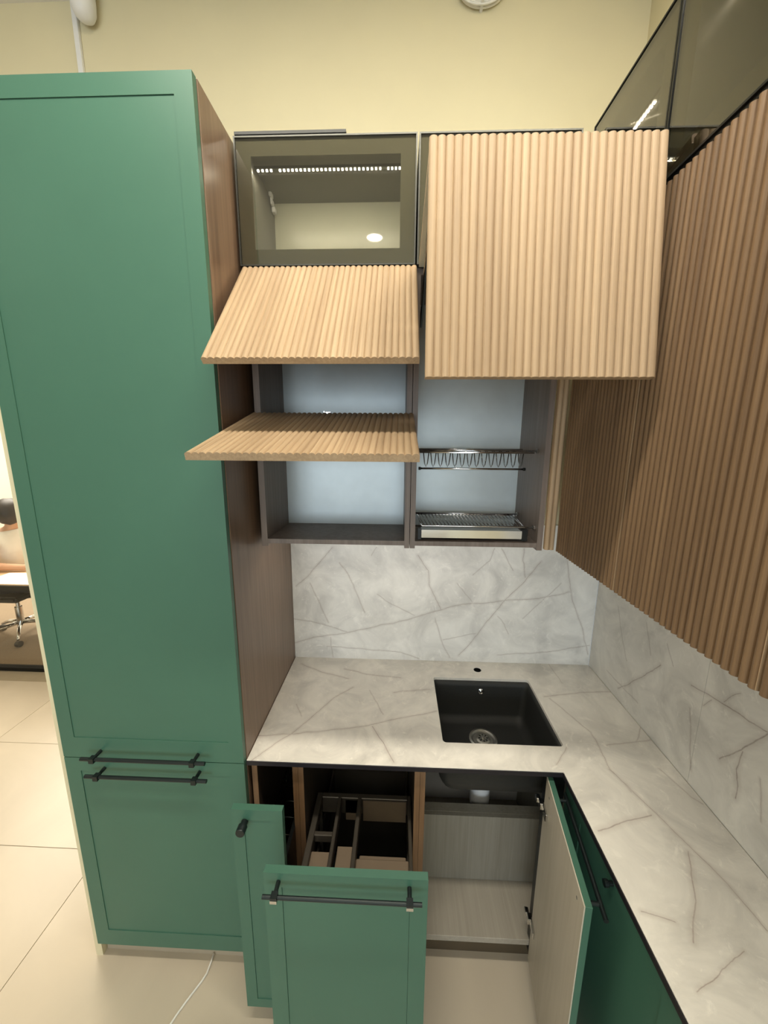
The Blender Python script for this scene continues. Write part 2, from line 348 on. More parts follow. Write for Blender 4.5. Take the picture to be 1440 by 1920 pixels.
def office_chair(cx, cy):
    o = thing('office_chair', 'black swivel office chair with a chrome star base under the desk', 'chair', (cx, cy, 0))
    box('seat', (cx-.23, cx+.23, cy-.22, cy+.24, .43, .49), 'chair', o, .02, seg=3)
    box('backrest', (cx-.27, cx-.22, cy-.2, cy+.2, .56, .98), 'chair', o, .02, seg=3)
    tube('back_post', [(cx-.1, cy, .44), (cx-.26, cy, .46), (cx-.265, cy, .65)], .015, 'chair', o)
    lathe('gas_column', [(.03,.12),(.03,.3),(.018,.3),(.018,.44)], (cx, cy, 0), 'chrome', o, 16)
    for k in range(5):
        a = math.radians(-50+72*k); dx, dy = math.cos(a), math.sin(a)
        l = tube('base_leg', [(cx, cy, .14), (cx+dx*.16, cy+dy*.16, .125), (cx+dx*.29, cy+dy*.29, .075)], [.022,.018,.012], 'chrome', o)
        lathe('caster', [(.012,-.02),(.028,-.018),(.028,.018),(.012,.02)], (cx+dx*.29, cy+dy*.29, .031), 'chair', l, 14, 'x')
office_chair(-3.24, 1.66)
# person: one skinned body, clothing and hair as children
def skin_body(name, verts, edges, mat, parent, sub=2, root=0):
    me = bpy.data.meshes.new(name); me.from_pydata([v[0] for v in verts], edges, [])
    o = bpy.data.objects.new(name, me); link(o, parent, Matrix.Identity(4))
    sk = o.modifiers.new('skin', 'SKIN'); sk.use_smooth_shade = True
    for i, v in enumerate(verts):
        s = me.skin_vertices[0].data[i]; r = v[1]; s.radius = r if isinstance(r, tuple) else (r, r); s.use_root = (i == root)
    ss = o.modifiers.new('sub', 'SUBSURF'); ss.levels = sub; ss.render_levels = sub
    me.materials.append(M_[mat]); return o
def person(cx, cy):
    o = thing('person', 'person with dark hair in a white t-shirt, leaning one forearm on the office desk', 'person', (cx, cy, .49))
    V = lambda x, y, z: (cx+x, cy+y, z)
    sh = 1.04
    vs = [(V(0,0,.58),.13),(V(0,0,.72),.12),(V(.02,-.01,.88),.125),(V(.05,-.02,1.02),.10),(V(.075,-.03,1.10),.05),(V(.09,-.035,1.15),.048),
          (V(.02,-.17,sh),.06),(V(.02,-.25,.86),.045),(V(.09,-.24,.79),.038),(V(.28,-.20,.775),.028),(V(.34,-.19,.775),.026),
          (V(.05,.15,sh),.06),(V(.14,.19,.86),.045),(V(.24,.12,.79),.036),(V(.32,.02,.775),.028),
          (V(.05,-.09,.56),.085),(V(.42,-.10,.55),.065),(V(.44,-.10,.12),.045),(V(.50,-.10,.05),.04),
          (V(.05,.09,.56),.085),(V(.42,.10,.55),.065),(V(.44,.10,.12),.045),(V(.50,.10,.05),.04)]
    ed = [(0,1),(1,2),(2,3),(3,4),(4,5),(3,6),(6,7),(7,8),(8,9),(9,10),(3,11),(11,12),(12,13),(13,14),(0,15),(15,16),(16,17),(17,18),(0,19),(19,20),(20,21),(21,22)]
    # head grown from the neck, face toward +x and down
    HA = math.radians(118); hc = Vector(V(.09,-.035,0))
    def H(x, y, z): return (hc.x+x*math.cos(HA)-y*math.sin(HA), hc.y+x*math.sin(HA)+y*math.cos(HA), z)
    n = len(vs); vs += [(H(.0,0,1.20),.066),(H(.005,0,1.265),.078),(H(0,0,1.315),.05)]; ed += [(5,n),(n,n+1),(n+1,n+2)]
    m = len(vs); vs += [(H(.095,0,1.225),.013)]; ed += [(n,m)]
    skin_body('body', vs, ed, 'skin', o)
    h = bmesh.new(); bmesh.ops.create_icosphere(h, subdivisions=3, radius=1)
    kill = []
    for v in h.verts:
        q = v.co.copy(); g = 1 + .03*math.sin(q.z*18+q.y*9)
        if q.x > .45 and q.z < .55: kill.append(v)
        v.co = Vector(H(-.012+q.x*.118*g, q.y*.108*g, 1.262+q.z*.125*g))
    bmesh.ops.delete(h, geom=kill, context='VERTS')
    bm2('hair', h, 'hair', o, None, True)
    for e in (-1, 1): tube('ear', [H(.02, e*.104, 1.262), H(.014, e*.113, 1.242), H(.018, e*.104, 1.215)], .011, 'skin', o)
    for e in (-.03,.03): lathe('eye', [(.002,-.006),(.008,-.003),(.009,.001),(.002,.006)], H(.083,e,1.258), 'hair', o, 12, 'y')
    tube('mouth', [H(.078,-.022,1.19), H(.088,0,1.188), H(.078,.022,1.19)], .005, 'trousers', o)
    vs2 = [(V(0,0,.56),.15),(V(0,0,.72),.14),(V(.02,-.01,.88),.145),(V(.045,-.018,1.0),.118),(V(.065,-.027,1.075),.066),
           (V(.02,-.17,sh),.075),(V(.02,-.235,.92),.066),(V(.05,.15,sh),.075),(V(.12,.18,.91),.064)]
    skin_body('t_shirt', vs2, [(0,1),(1,2),(2,3),(3,4),(3,5),(5,6),(3,7),(7,8)], 'shirt', o)
    vs3 = [(V(0,0,.57),.152),(V(.05,-.09,.57),.095),(V(.42,-.10,.56),.076),(V(.44,-.10,.14),.058),(V(.05,.09,.57),.095),(V(.42,.10,.56),.076),(V(.44,.10,.14),.058)]
    skin_body('trousers', vs3, [(0,1),(1,2),(2,3),(0,4),(4,5),(5,6)], 'trousers', o)
    for s, base in ((-1, V(.34,-.19,.775)), (1, V(.32,.02,.775))):
        p = thing_part('hand', base, s, o)
def thing_part(name, b, s, parent):
    b = Vector(b); vs = [(tuple(b), .024), (tuple(b+Vector((.05, s*-.005, -.004))), (.036,.014)), (tuple(b+Vector((.085, 0, -.006))), (.036,.012))]; ed = [(0,1),(1,2)]
    for k in range(4):
        off = (k-1.5)*.019; L = (.058,.068,.064,.05)[k]; i = len(vs)
        vs += [(tuple(b+Vector((.095, off, -.006))), .009), (tuple(b+Vector((.095+L*.55, off*1.1, -.010))), .008), (tuple(b+Vector((.095+L, off*1.12, -.020))), .007)]
        ed += [(2,i),(i,i+1),(i+1,i+2)]
    i = len(vs); vs += [(tuple(b+Vector((.05, s*-.04, -.006))), .010), (tuple(b+Vector((.085, s*-.055, -.012))), .008)]; ed += [(1,i),(i,i+1)]
    return skin_body(name, vs, ed, 'skin', parent, 1)
person(-3.22, 1.68)

# ------------------------------------------------------------------ slabs
o = tag(box('backsplash', (.001, 1.399, -.012, -.001, .9005, 1.574), 'm_back'), 'pale grey veined marble backsplash on the rear wall behind the sink', 'backsplash')
o = thing('backsplash', 'greyer marble backsplash running along the right wall below the reeded doors', 'backsplash', (1.405, -1, .9))
box('panel', (1.40, 1.411, -.6265, -.013, .9005, 1.588), 'm_right', o); box('panel', (1.40, 1.411, -2.3, -.6275, .9005, 1.588), 'm_right', o)
# L-shaped worktop with sink cut-out and tap hole
def worktop():
    o = thing('worktop', 'L-shaped veined marble worktop with a square sink cut-out and tap hole', 'worktop', (.6, -.3, .888))
    bm = bmesh.new(); outer = [(.002,-.001),(.002,-.608),(1.03,-.608),(1.03,-2.3),(1.399,-2.3),(1.399,-.001)]
    def rr(x0, x1, y0, y1, r):
        L = []
        for cx, cy, a0 in ((x0+r,y0+r,180),(x1-r,y0+r,270),(x1-r,y1-r,0),(x0+r,y1-r,90)):
            for k in range(5): a = math.radians(a0+22.5*k); L.append((cx+r*math.cos(a), cy+r*math.sin(a)))
        return L
    hole = rr(.658, 1.075, -.504, -.138, .012)
    tap = [(.866+.0175*math.cos(a*math.pi/10), -.074+.0175*math.sin(a*math.pi/10)) for a in range(20)]
    loops = []; edges = []
    for L in (outer, hole, tap):
        v = [bm.verts.new((x, y, .90)) for x, y in L]; loops.append(v)
        for i in range(len(v)): edges.append(bm.edges.new((v[i], v[(i+1) % len(v)])))
    bmesh.ops.triangle_fill(bm, use_beauty=True, edges=edges, use_dissolve=False)
    top = list(bm.faces); r = bmesh.ops.extrude_face_region(bm, geom=top)
    for v in [g for g in r['geom'] if isinstance(g, bmesh.types.BMVert)]: v.co.z = .8885
    bm2('slab', bm, 'm_top', o)
    lathe('tap_hole_shade', [(.0176,.0),(.0176,.012),(.0165,.012),(.0165,.003),(.001,.003)], (.866,-.074,.8865), 'black', o, 20)  # added black cup standing in for the shade inside the tap hole
    box('front_edge', [(.002, 1.0285, -.6115, -.6085, .884, .8985), (1.0265, 1.0295, -2.3, -.6115, .884, .8985)], 'blackp', o)
    return o
worktop()
# sink
def sink():
    o = thing('sink', 'square black composite undermount sink in the marble worktop', 'sink', (.866, -.32, .69))
    x0, x1, y0, y1 = .658, 1.075, -.504, -.138
    def ring(bm, ins, z, r, n=5):
        L = []; a0s = (180, 270, 0, 90)
        for cx, cy, a0 in ((x0+ins+r,y0+ins+r,180),(x1-ins-r,y0+ins+r,270),(x1-ins-r,y1-ins-r,0),(x0+ins+r,y1-ins-r,90)):
            for k in range(n): a = math.radians(a0+90/(n-1)*k); L.append(bm.verts.new((cx+r*math.cos(a), cy+r*math.sin(a), z)))
        return L
    bm = bmesh.new()
    rs = [ring(bm,-.03,.8875,.03), ring(bm,.0,.8875,.02), ring(bm,.004,.86,.024), ring(bm,.008,.73,.03), ring(bm,.018,.708,.04), ring(bm,.045,.70,.05)]
    inn = rs[-1]
    out = [ring(bm,-.03,.878,.03), ring(bm,-.012,.874,.03), ring(bm,-.006,.74,.035), ring(bm,.006,.70,.045), ring(bm,.03,.687,.06)]
    for seq in (rs, out):
        for A, B in zip(seq[:-1], seq[1:]):
            for k in range(len(A)): bm.faces.new((A[k], A[(k+1) % len(A)], B[(k+1) % len(A)], B[k]))
    for k in range(20): bm.faces.new((rs[0][k], rs[0][(k+1) % 20], out[0][(k+1) % 20], out[0][k]))
    bm.faces.new(inn); bm.faces.new(out[-1])
    bm2('bowl', bm, 'sink', o, None, True)
    d = lathe('drain', [(.058,.0),(.058,.003),(.05,.005),(.042,.002),(.040,-.004),(.001,-.004)], (.862,-.262,.7005), 'satin', o, 40)
    lathe('strainer', [(.030,0),(.030,.006),(.022,.009),(.006,.008),(.006,.016),(.001,.016)], (.862,-.262,.698), 'satin', d, 28)
    for k in range(8):
        a = k*math.pi/4; box('strainer_slot', (-.0015,.0015,.012,.021,.0,.0015), 'black', d, mw=Matrix.Translation((.862,-.262,.7068)) @ Matrix.Rotation(a, 4, 'Z'))
    lathe('overflow_cover', [(.014,0),(.014,.003),(.010,.005),(.007,.002),(.003,.004),(.0005,.005)], (.869,-.1455,.842), 'chrome', o, 24, 'y')
    lathe('drain_pipe', [(.042,.685),(.042,.42),(.040,.385),(.033,.362),(.018,.350)], (.862,-.262,0), 'white', o, 28)
sink()

# ------------------------------------------------------------------ tall green unit
T = thing('tall_cabinet', 'tall green framed cabinet with walnut side and two long black bar handles', 'cabinet', (-.3, -.3, 0))
box('carcass', [(-.61, -.592, -.600, -.002, .09, 2.775), (-.592, -.022, -.600, -.002, .09, .11), (-.592, -.022, -.600, -.002, 2.757, 2.775),
    (-.592, -.022, -.58, -.002, .885, .903), (-.592, -.022, -.02, -.002, .11, 2.757), (-.040, -.022, -.600, -.002, .11, 2.757)], 'inner_dark', T)
box('side_panel', (-.018, 0, -.600, -.001, 0, 2.775), 'walnut', T, .0005)
box('black_gap_profile', (-.021, -.018, -.6005, -.002, .0, 2.775), 'black', T)
d = shaker('door', -.6085, -.002, .9005, 2.776, -.621, 'green', T, .046, .075)
bar_handle(-.518, -.112, -.621, .928, d)
d = shaker('door', -.6085, -.002, .085, .8975, -.621, 'green', T, .05, .07)
bar_handle(-.514, -.112, -.621, .862, d)
box('plinth', (-.61, -.018, -.585, -.57, 0, .089), 'plinth', T)

# ------------------------------------------------------------------ upper cabinets, rear wall
YB = -.155
def framed_glass(parent, x0, x1, z0, z1, yf, mats=('smoke','smoke_in','glass'), brd=.046, mw=None):
    e = .004; d = box('door', [(x0,x0+e,yf,yf+.02,z0,z1),(x1-e,x1,yf,yf+.02,z0,z1),(x0+e,x1-e,yf,yf+.02,z1-e,z1),(x0+e,x1-e,yf,yf+.02,z0,z0+e)], mats[0], parent, 0, mw)
    box('inner_frame', [(x0+e,x0+brd,yf+.007,yf+.018,z0+e,z1-e),(x1-brd,x1-e,yf+.007,yf+.018,z0+e,z1-e),(x0+brd,x1-brd,yf+.007,yf+.018,z1-brd,z1-e),(x0+brd,x1-brd,yf+.007,yf+.018,z0+e,z0+brd)], mats[1], d, 0, mw)
    box('glass_pane', (x0+e,x1-e,yf+.002,yf+.006,z0+e,z1-e), mats[2], d, 0, mw)
    return d
def led_strip(parent, x0, x1, y, z, segs):
    p = box('led_profile', (x0, x1, y-.006, y+.006, z, z+.008), 'steel', parent)
    bm = bmesh.new()
    for a, b in segs:
        n = max(1, round((b-a)/.0125))
        for k in range(n):
            x = a+(k+.5)*(b-a)/n; addbox(bm, x-.0028, x+.0028, y-.0028, y+.0028, z-.003, z-.0003)
    q = bm2('led_diode', bm, 'led', p); q['kind'] = 'stuff'
    area('cabinet_led_light', ((x0+x1)/2, y, z-.006), ((x0+x1)/2, y+.06, z-.2), x1-x0-.02, .008, 1.3, (1,.93,.84))
G = thing('glass_cabinet', 'smoked glass wall cabinet above the reeded flaps, lit by an LED strip', 'cabinet', (.27, -.2, 2.445))
box('carcass', [(.018,.036,-.408,-.002,2.445,2.775),(.508,.526,-.408,-.002,2.445,2.775),(.036,.508,-.408,-.002,2.445,2.463),(.036,.508,-.408,-.002,2.757,2.775)], 'smoke_in', G)
box('back_panel', (.036,.508,YB,YB+.008,2.463,2.757), 'gback', G)
box('lift_hinge', [(.038,.048,-.222,-.198,2.745,2.765),(.040,.046,-.215,-.185,2.725,2.745),(.038,.05,-.195,-.175,2.71,2.728)], 'white', G, .002)
box('top_strip', (.015,.33,-.432,-.40,2.7765,2.784), 'black', G)
led_strip(G, .04, .50, -.352, 2.738, [(.045,.098),(.112,.428),(.44,.497)])
framed_glass(G, .010, .529, 2.445, 2.775, -.43)
G2 = thing('glass_cabinet', 'smoked glass wall cabinet behind the raised reeded door', 'cabinet', (.76, -.2, 2.445))
box('carcass', [(.534,.552,-.408,-.002,2.445,2.775),(.96,.978,-.408,-.002,2.445,2.775),(.552,.96,-.408,-.002,2.445,2.463),(.552,.96,-.408,-.002,2.757,2.775)], 'smoke_in', G2)
box('back_panel', (.552,.96,YB,YB+.008,2.463,2.757), 'gback', G2)
led_strip(G2, .56, .95, -.352, 2.748, [(.565,.945)])
framed_glass(G2, .534, .978, 2.445, 2.775, -.43)

F = thing('flap_cabinet', 'walnut wall cabinet with two reeded oak flaps lifted open', 'cabinet', (.27, -.2, 1.585))
box('side_panel', (.020,.040,-.41,-.002,1.576,2.443), 'carc', F); box('side_panel', (.512,.529,-.41,-.002,1.576,2.443), 'carc', F)
box('bottom_panel', (.040,.512,-.408,-.002,1.585,1.601), 'carc', F); box('top_panel', (.040,.512,-.408,-.002,2.425,2.443), 'carc', F)
box('shelf', (.040,.512,-.405,YB,1.990,2.008), 'carc', F)
box('back_panel', (.040,.512,YB,YB+.008,1.601,2.425), 'back', F)
box('catch', [(.236,.262,-.392,-.380,2.008,2.014),(.240,.246,-.39,-.376,2.014,2.032),(.246,.264,-.386,-.380,2.018,2.030)], 'chrome', F, .001)
def flap(x0, wid, y, z, h, ang, lab, parent=F, mat='oak', name='reeded_flap'):
    mw = Matrix.Translation((x0, y, z)) @ Matrix.Rotation(-ang, 4, 'X')
    f = reeded(name, wid, h, mat, parent, mw); f['label'] = lab; return f
flap(.014, .520, -.415, 2.431, .430, math.radians(43), 'upper reeded oak flap tilted steeply')
flap(.014, .520, -.412, 2.006, .425, math.radians(74.5), 'lower reeded oak flap raised almost level')
for zz, a in ((2.445, 43), (2.006, 74.5)):
    a = math.radians(a)
    for x in (.043, .509):
        p1 = Vector((x, -.412-.17*math.sin(a), zz-.17*math.cos(a))); p0 = Vector((x, -.33, zz-.14))
        tube('lift_arm', [tuple(p0), tuple(p1)], .004, 'steel', F, 8)

D = thing('dish_cabinet', 'walnut dish-drying wall cabinet, its folding reeded door raised', 'cabinet', (.76, -.2, 1.585))
box('side_panel', (.531,.548,-.41,-.002,1.576,2.443), 'carc', D); box('side_panel', (.958,.976,-.41,-.002,1.576,2.443), 'carc', D)
box('bottom_panel', (.548,.958,-.408,-.002,1.585,1.601), 'carc', D); box('top_panel', (.548,.958,-.408,-.002,2.425,2.443), 'carc', D)
box('back_panel', (.548,.958,YB,YB+.008,1.601,2.425), 'back', D)
# folded bi-fold front: inner leaf rising from the hinge, outer leaf hanging in front
yh, zh = -.797, 2.500; hy, hz = -.433, 2.436
ang = math.atan2(abs(yh-hy), -(zh-hz))
mwA = Matrix.Translation((.540, hy, hz)) @ Matrix.Rotation(-ang, 4, 'X')
LA = reeded('upper_leaf', .438, math.hypot(yh-hy, zh-hz)-.008, 'oak', D, mwA)
m = LA.data; m.materials.append(M_['gback'])
for p in m.polygons:
    if p.normal.y > .9: p.material_index = 1
LB = reeded('front_leaf', .442, .446, 'oak', D, Matrix.Translation((.538, yh, zh+.002)) @ Matrix.Rotation(-math.radians(7.3), 4, 'X'))
for x in (.58, .94): tube('fold_hinge', [(x-.012, yh+.004, zh+.003), (x+.012, yh+.004, zh+.003)], .005, 'chrome', D)
for x in (.554, .952): tube('lift_arm', [(x, -.34, 2.30), (x, -.62, 2.44), (x, -.74, 2.482)], .005, 'steel', D, 8)
# racks
R1 = thing('plate_rack', 'chrome wire plate rack with hanging loops, upper level in the dish cabinet', 'rack', (.75, -.3, 1.9))
xa, xb, ya, yb, zr = .560, .948, -.37, -.19, 1.900
tube('rim', [(xa,ya,zr),(xb-.01,ya,zr),(xb-.01,yb,zr),(xa,yb,zr)], .003, 'chrome', R1, closed=True)
ls = [[(xa, ya-.004, 1.846), (xb-.04, ya-.004, 1.846)]]
tube('lower_rail', ls, .0032, 'chrome', R1)
for e in (xa, xb-.04): lathe('rail_cap', [(.005,-.004),(.0055,0),(.005,.004)], (e, ya-.004, 1.846), 'black', R1, 12, 'x')
n = 14
for k in range(n):
    x = xa+.012+k*(xb-xa-.05)/n; w2 = .009
    tube('plate_loop', [(x, yb, zr-.002),(x, ya, zr-.002),(x+w2*.5, ya-.002, 1.862),(x+w2, ya-.003, 1.852),(x+w2*1.5, ya-.002, 1.862),(x+w2*2, ya, zr-.002),(x+w2*2, yb, zr-.002)], .0017, 'steel', R1, 6)
tube('support_rod', [(.548,ya+.01,zr+.006),(.958,ya+.01,zr+.006)], .003, 'chrome', R1)
tube('support_rod', [(.548,yb,zr+.006),(.958,yb,zr+.006)], .003, 'chrome', R1)
lathe('rod_mount', [(.008,0),(.008,.006),(.004,.008)], (.9495, ya+.01, zr+.006), 'chrome', R1, 14, 'x')
R2 = thing('glass_rack', 'chrome wire rack over a drip tray, lower level in the dish cabinet', 'rack', (.75, -.3, 1.65))
ya, yb, zr = -.405, -.20, 1.655
tube('rim', [(xa+.012,ya,zr),(xb-.035,ya,zr),(xb-.01,yb,zr),(xa,yb,zr)], .0032, 'chrome', R2, closed=True)
n = 28
for k in range(n):
    f = (k+.5)/n; tube('wire', [(xa+f*(xb-.01-xa), yb, zr+.001), (xa+.012+f*(xb-.047-xa), ya, zr+.001)], .0016, 'chrome', R2, 6)
box('drip_tray', [(xa+.01, xb-.04, ya+.004, yb-.004, 1.612, 1.614), (xa+.01, xb-.04, ya+.002, ya+.0035, 1.614, 1.640), (xa+.01, xa+.0115, ya+.004, yb-.004, 1.614, 1.640), (xb-.0415, xb-.04, ya+.004, yb-.004, 1.614, 1.640)], 'chrome', R2)
box('tray_bracket', (xa-.002, xa+.009, ya+.004, ya+.02, 1.606, 1.645), 'black', R2); box('tray_bracket', (xb-.039, xb-.02, ya+.004, ya+.02, 1.606, 1.645), 'black', R2)
tube('support_rod', [(.548,ya+.02,zr-.006),(.958,ya+.02,zr-.006)], .0028, 'chrome', R2)
tube('support_rod', [(.548,yb,zr+.004),(.958,yb,zr+.004)], .0028, 'chrome', R2)
lathe('rod_mount', [(.008,0),(.008,.006),(.004,.008)], (.9495, ya+.02, zr-.006), 'chrome', R2, 14, 'x')
lathe('rod_mount', [(.008,0),(.008,.006),(.004,.008)], (.9495, yb, zr+.004), 'chrome', R2, 14, 'x')
f = reeded('filler_strip', .030, .856, 'oak', None, Matrix.Translation((.978, -.412, 2.44)), pitch=.015)
tag(f, 'narrow reeded oak filler strip between the dish cabinet and the side doors', 'filler')
# under-cabinet LED
U = thing('under_cabinet_light', 'slim LED light bar beneath the rear wall cabinets', 'light', (.5, -.3, 1.575))
box('profile', (.06, .95, -.315, -.30, 1.5765, 1.5845), 'steel', U); 
box('diffuser', (.065, .945, -.313, -.302, 1.5745, 1.5764), 'ledw', U)

# ------------------------------------------------------------------ right run
RX = 1.006
def rot_right(y, z): # local x runs toward -y (viewer), local -y faces -x
    return Matrix.Translation((RX+.019, y, z)) @ Matrix.Rotation(-math.pi/2, 4, 'Z')
labs = ['farthest brown reeded wall cabinet on the right, next to the filler strip', 'middle brown reeded wall cabinet on the right run', 'nearest brown reeded wall cabinet, cut by the right picture edge', 'brown reeded wall cabinet on the right behind the viewer']
ysq = [-.440, -.776, -1.143, -1.51, -1.88]
for i in range(4):
    y0, y1 = ysq[i], ysq[i+1]
    c = thing('reeded_cabinet', labs[i], 'cabinet', (1.2, (y0+y1)/2, 1.59), 'reeded wall cabinets along the right wall')
    box('carcass', [(RX+.021, 1.343, y0-.018, y0-.001, 1.592, 2.438), (RX+.021, 1.343, y1+.001, y1+.018, 1.592, 2.438), (RX+.021, 1.343, y1+.018, y0-.018, 1.592, 1.61), (RX+.021, 1.343, y1+.018, y0-.018, 2.42, 2.438), (1.333, 1.343, y1+.018, y0-.018, 1.61, 2.42)], 'inner_dark', c)
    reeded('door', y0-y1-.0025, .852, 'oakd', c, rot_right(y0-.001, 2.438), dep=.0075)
    box('door_edge_strip', (RX+.001, RX+.019, y1+.0002, y1+.0014, 1.588, 2.438), 'oak', c)
labs = ['smoked glass wall cabinet on the right run, in the far corner', 'long smoked glass wall cabinet on the right with a diagonal LED reflection', 'smoked glass wall cabinet on the right behind the viewer']
ysg = [-.431, -.756, -1.51, -2.26]
for i in range(3):
    y0, y1 = ysg[i], ysg[i+1]
    c = thing('glass_cabinet', labs[i], 'cabinet', (1.2, (y0+y1)/2, 2.445), 'smoked glass cabinets along the right wall')
    box('carcass', [(RX+.021, 1.343, y0-.018, y0-.001, 2.446, 2.775), (RX+.021, 1.343, y1+.001, y1+.018, 2.446, 2.775), (RX+.021, 1.343, y1+.018, y0-.018, 2.446, 2.463), (RX+.021, 1.343, y1+.018, y0-.018, 2.757, 2.775), (1.333, 1.343, y1+.018, y0-.018, 2.463, 2.757)], 'smoke_in', c)
    mw = Matrix.Translation((RX, y0-.001, 0)) @ Matrix.Rotation(-math.pi/2, 4, 'Z')
    framed_glass(c, 0, y0-y1-.002, 2.446, 2.775, 0, ('black','smoke_in','glassd'), mw=mw)
    p = box('led_profile', (1.084, 1.098, y1+.05, y0-.05, 2.742, 2.750), 'steel', c)
    a, b = ((y0-.04, y0-.125), (y0-.02, y1+.05), (y0-.05, y1+.05))[i]
    bm = bmesh.new(); nn = round((a-b)/.0125)
    for k in range(nn):
        y = a-(k+.5)*(a-b)/nn; addbox(bm, 1.0875, 1.0945, y-.0035, y+.0035, 2.739, 2.7417)
    q = bm2('led_diode', bm, 'led', p); q['kind'] = 'stuff'
    area('cabinet_led_light', (1.091, (a+b)/2, 2.735), (1.16, (a+b)/2, 2.5), .008, a-b, 1.2*(a-b), (1,.93,.84))
tag(box('shadow_gap_rail', (RX+.004, RX+.02, -2.2, -.432, 2.4385, 2.4455), 'black'), 'thin black rail between the glass cabinets and the reeded doors on the right', 'rail')

# ------------------------------------------------------------------ base units
def carcass(name, x0, x1, lab, matf='redwood', t=.018):
    c = thing(name, lab, 'cabinet', ((x0+x1)/2, -.3, 0))
    for a in (x0, x1-t):
        s = box('side_panel', (a, a+t, -.585, -.03, .10, .880), 'inner_dark', c)
        box('front_edge', (a, a+t, -.588, -.5852, .10, .880), matf, s)
    box('bottom_panel', (x0+t, x1-t, -.585, -.03, .13, .148), 'inner_dark', c)
    return c
P = carcass('bottle_cabinet', .008, .164, 'narrow base cabinet with a green pull-out front beside the tall unit')
d = shaker('pull_out_front', .010, .162, .080, .872, -.75, 'green', P, .036)
lathe('knob', [(.010,0),(.010,.012),(.0135,.014),(.0135,.034),(.0125,.036)], (.049, -.75, .83), 'handle', d, 24, 'y')
box('slide_panel', (.135, .147, -.72, -.15, .16, .62), 'black', P)
b = tube('wire_basket', [[(.034,-.72,.50),(.13,-.72,.50),(.13,-.2,.50),(.034,-.2,.50),(.034,-.72,.50)], [(.034,-.72,.56),(.13,-.72,.56),(.13,-.2,.56),(.034,-.2,.56),(.034,-.72,.56)]]+[[(.034,-.2-.52*k/8,.56),(.034,-.2-.52*k/8,.50),(.13,-.2-.52*k/8,.50),(.13,-.2-.52*k/8,.56)] for k in range(9)], .0025, 'steel', P, 6)
tube('wire_basket', [[(.034,-.72,.22),(.13,-.72,.22),(.13,-.2,.22),(.034,-.2,.22),(.034,-.72,.22)], [(.034,-.72,.28),(.13,-.72,.28),(.13,-.2,.28),(.034,-.2,.28),(.034,-.72,.28)]]+[[(.034,-.2-.52*k/8,.28),(.034,-.2-.52*k/8,.22),(.13,-.2-.52*k/8,.22),(.13,-.2-.52*k/8,.28)] for k in range(9)], .0025, 'steel', P, 6)

Q = carcass('drawer_cabinet', .165, .5745, 'base cabinet with a tall green drawer front pulled out')
d = shaker('drawer_front', .160, .577, .080, .862, -.90, 'green', Q, .045)
bar_handle(.168, .560, -.90, .836, d, posts=(.03,.03), r=.005)
for x in (.198, .530): box('handle_clip', (x-.0085, x+.0085, -.9438, -.9432, .829, .838), 'chrome', d)
box('drawer_box', [(.19,.198,-.88,-.10,.20,.36),(.542,.55,-.88,-.10,.20,.36),(.198,.542,-.108,-.10,.20,.36),(.198,.542,-.88,-.108,.20,.208)], 'frame', Q)
box('back_wall', (.20,.54,-.16,-.15,.52,.80), 'drawer_back', Q)
og = box('organiser_frame', [(.195,.215,-.86,-.44,.55,.60),(.54,.552,-.86,-.44,.55,.60),(.215,.54,-.46,-.44,.53,.60),(.278,.290,-.86,-.46,.55,.605),(.352,.366,-.86,-.46,.55,.605),(.215,.278,-.60,-.585,.57,.60)], 'frame', Q, .002)
box('organiser_plate', (.215,.28,-.70,-.64,.50,.585), 'box', Q, .002); box('organiser_plate', (.30,.352,-.78,-.62,.50,.585), 'box', Q, .002)
box('organiser_plate', (.305,.352,-.46,-.455,.50,.59), 'box', Q); box('organiser_plate', (.372,.535,-.462,-.457,.50,.59), 'box', Q)
box('organiser_box', [(.366,.54,-.86,-.655,.50,.585),(.375,.532,-.655,-.63,.50,.565)], 'box', Q, .003)
for x in (.205, .55): box('organiser_post', (x-.006, x+.006, -.45, -.44, .148, .55), 'frame', Q)
box('support_plate', (.215,.54,-.87,-.44,.30,.31), 'black', Q)

S = thing('sink_cabinet', 'open base cabinet under the sink with its green door swung out', 'cabinet', (.8, -.3, 0))
sp = box('side_panel', (.5755, .5925, -.585, -.03, .10, .880), 'greyw', S); box('front_edge', (.5755, .5925, -.588, -.5852, .10, .880), 'redwood', sp)
box('side_panel', (1.108, 1.126, -.585, -.03, .10, .880), 'greyw', S)
box('corner_post', (.988, 1.048, -.588, -.565, .10, .880), 'black', S)
box('bottom_panel', (.5925, 1.108, -.585, -.03, .13, .155), 'greyf', S, .001)
box('back_panel', (.5925, 1.108, -.042, -.03, .155, .876), 'white', S)
box('step_panel', [(.5925, 1.108, -.400, -.383, .155, .468), (.5925,1.108,-.383,-.345,.45,.468)], 'greyw', S, .001)
tag(box('plinth', (.01, 1.06, -.535, -.52, 0, .099), 'kick'), 'long brown kick board under the open base cabinets', 'plinth')
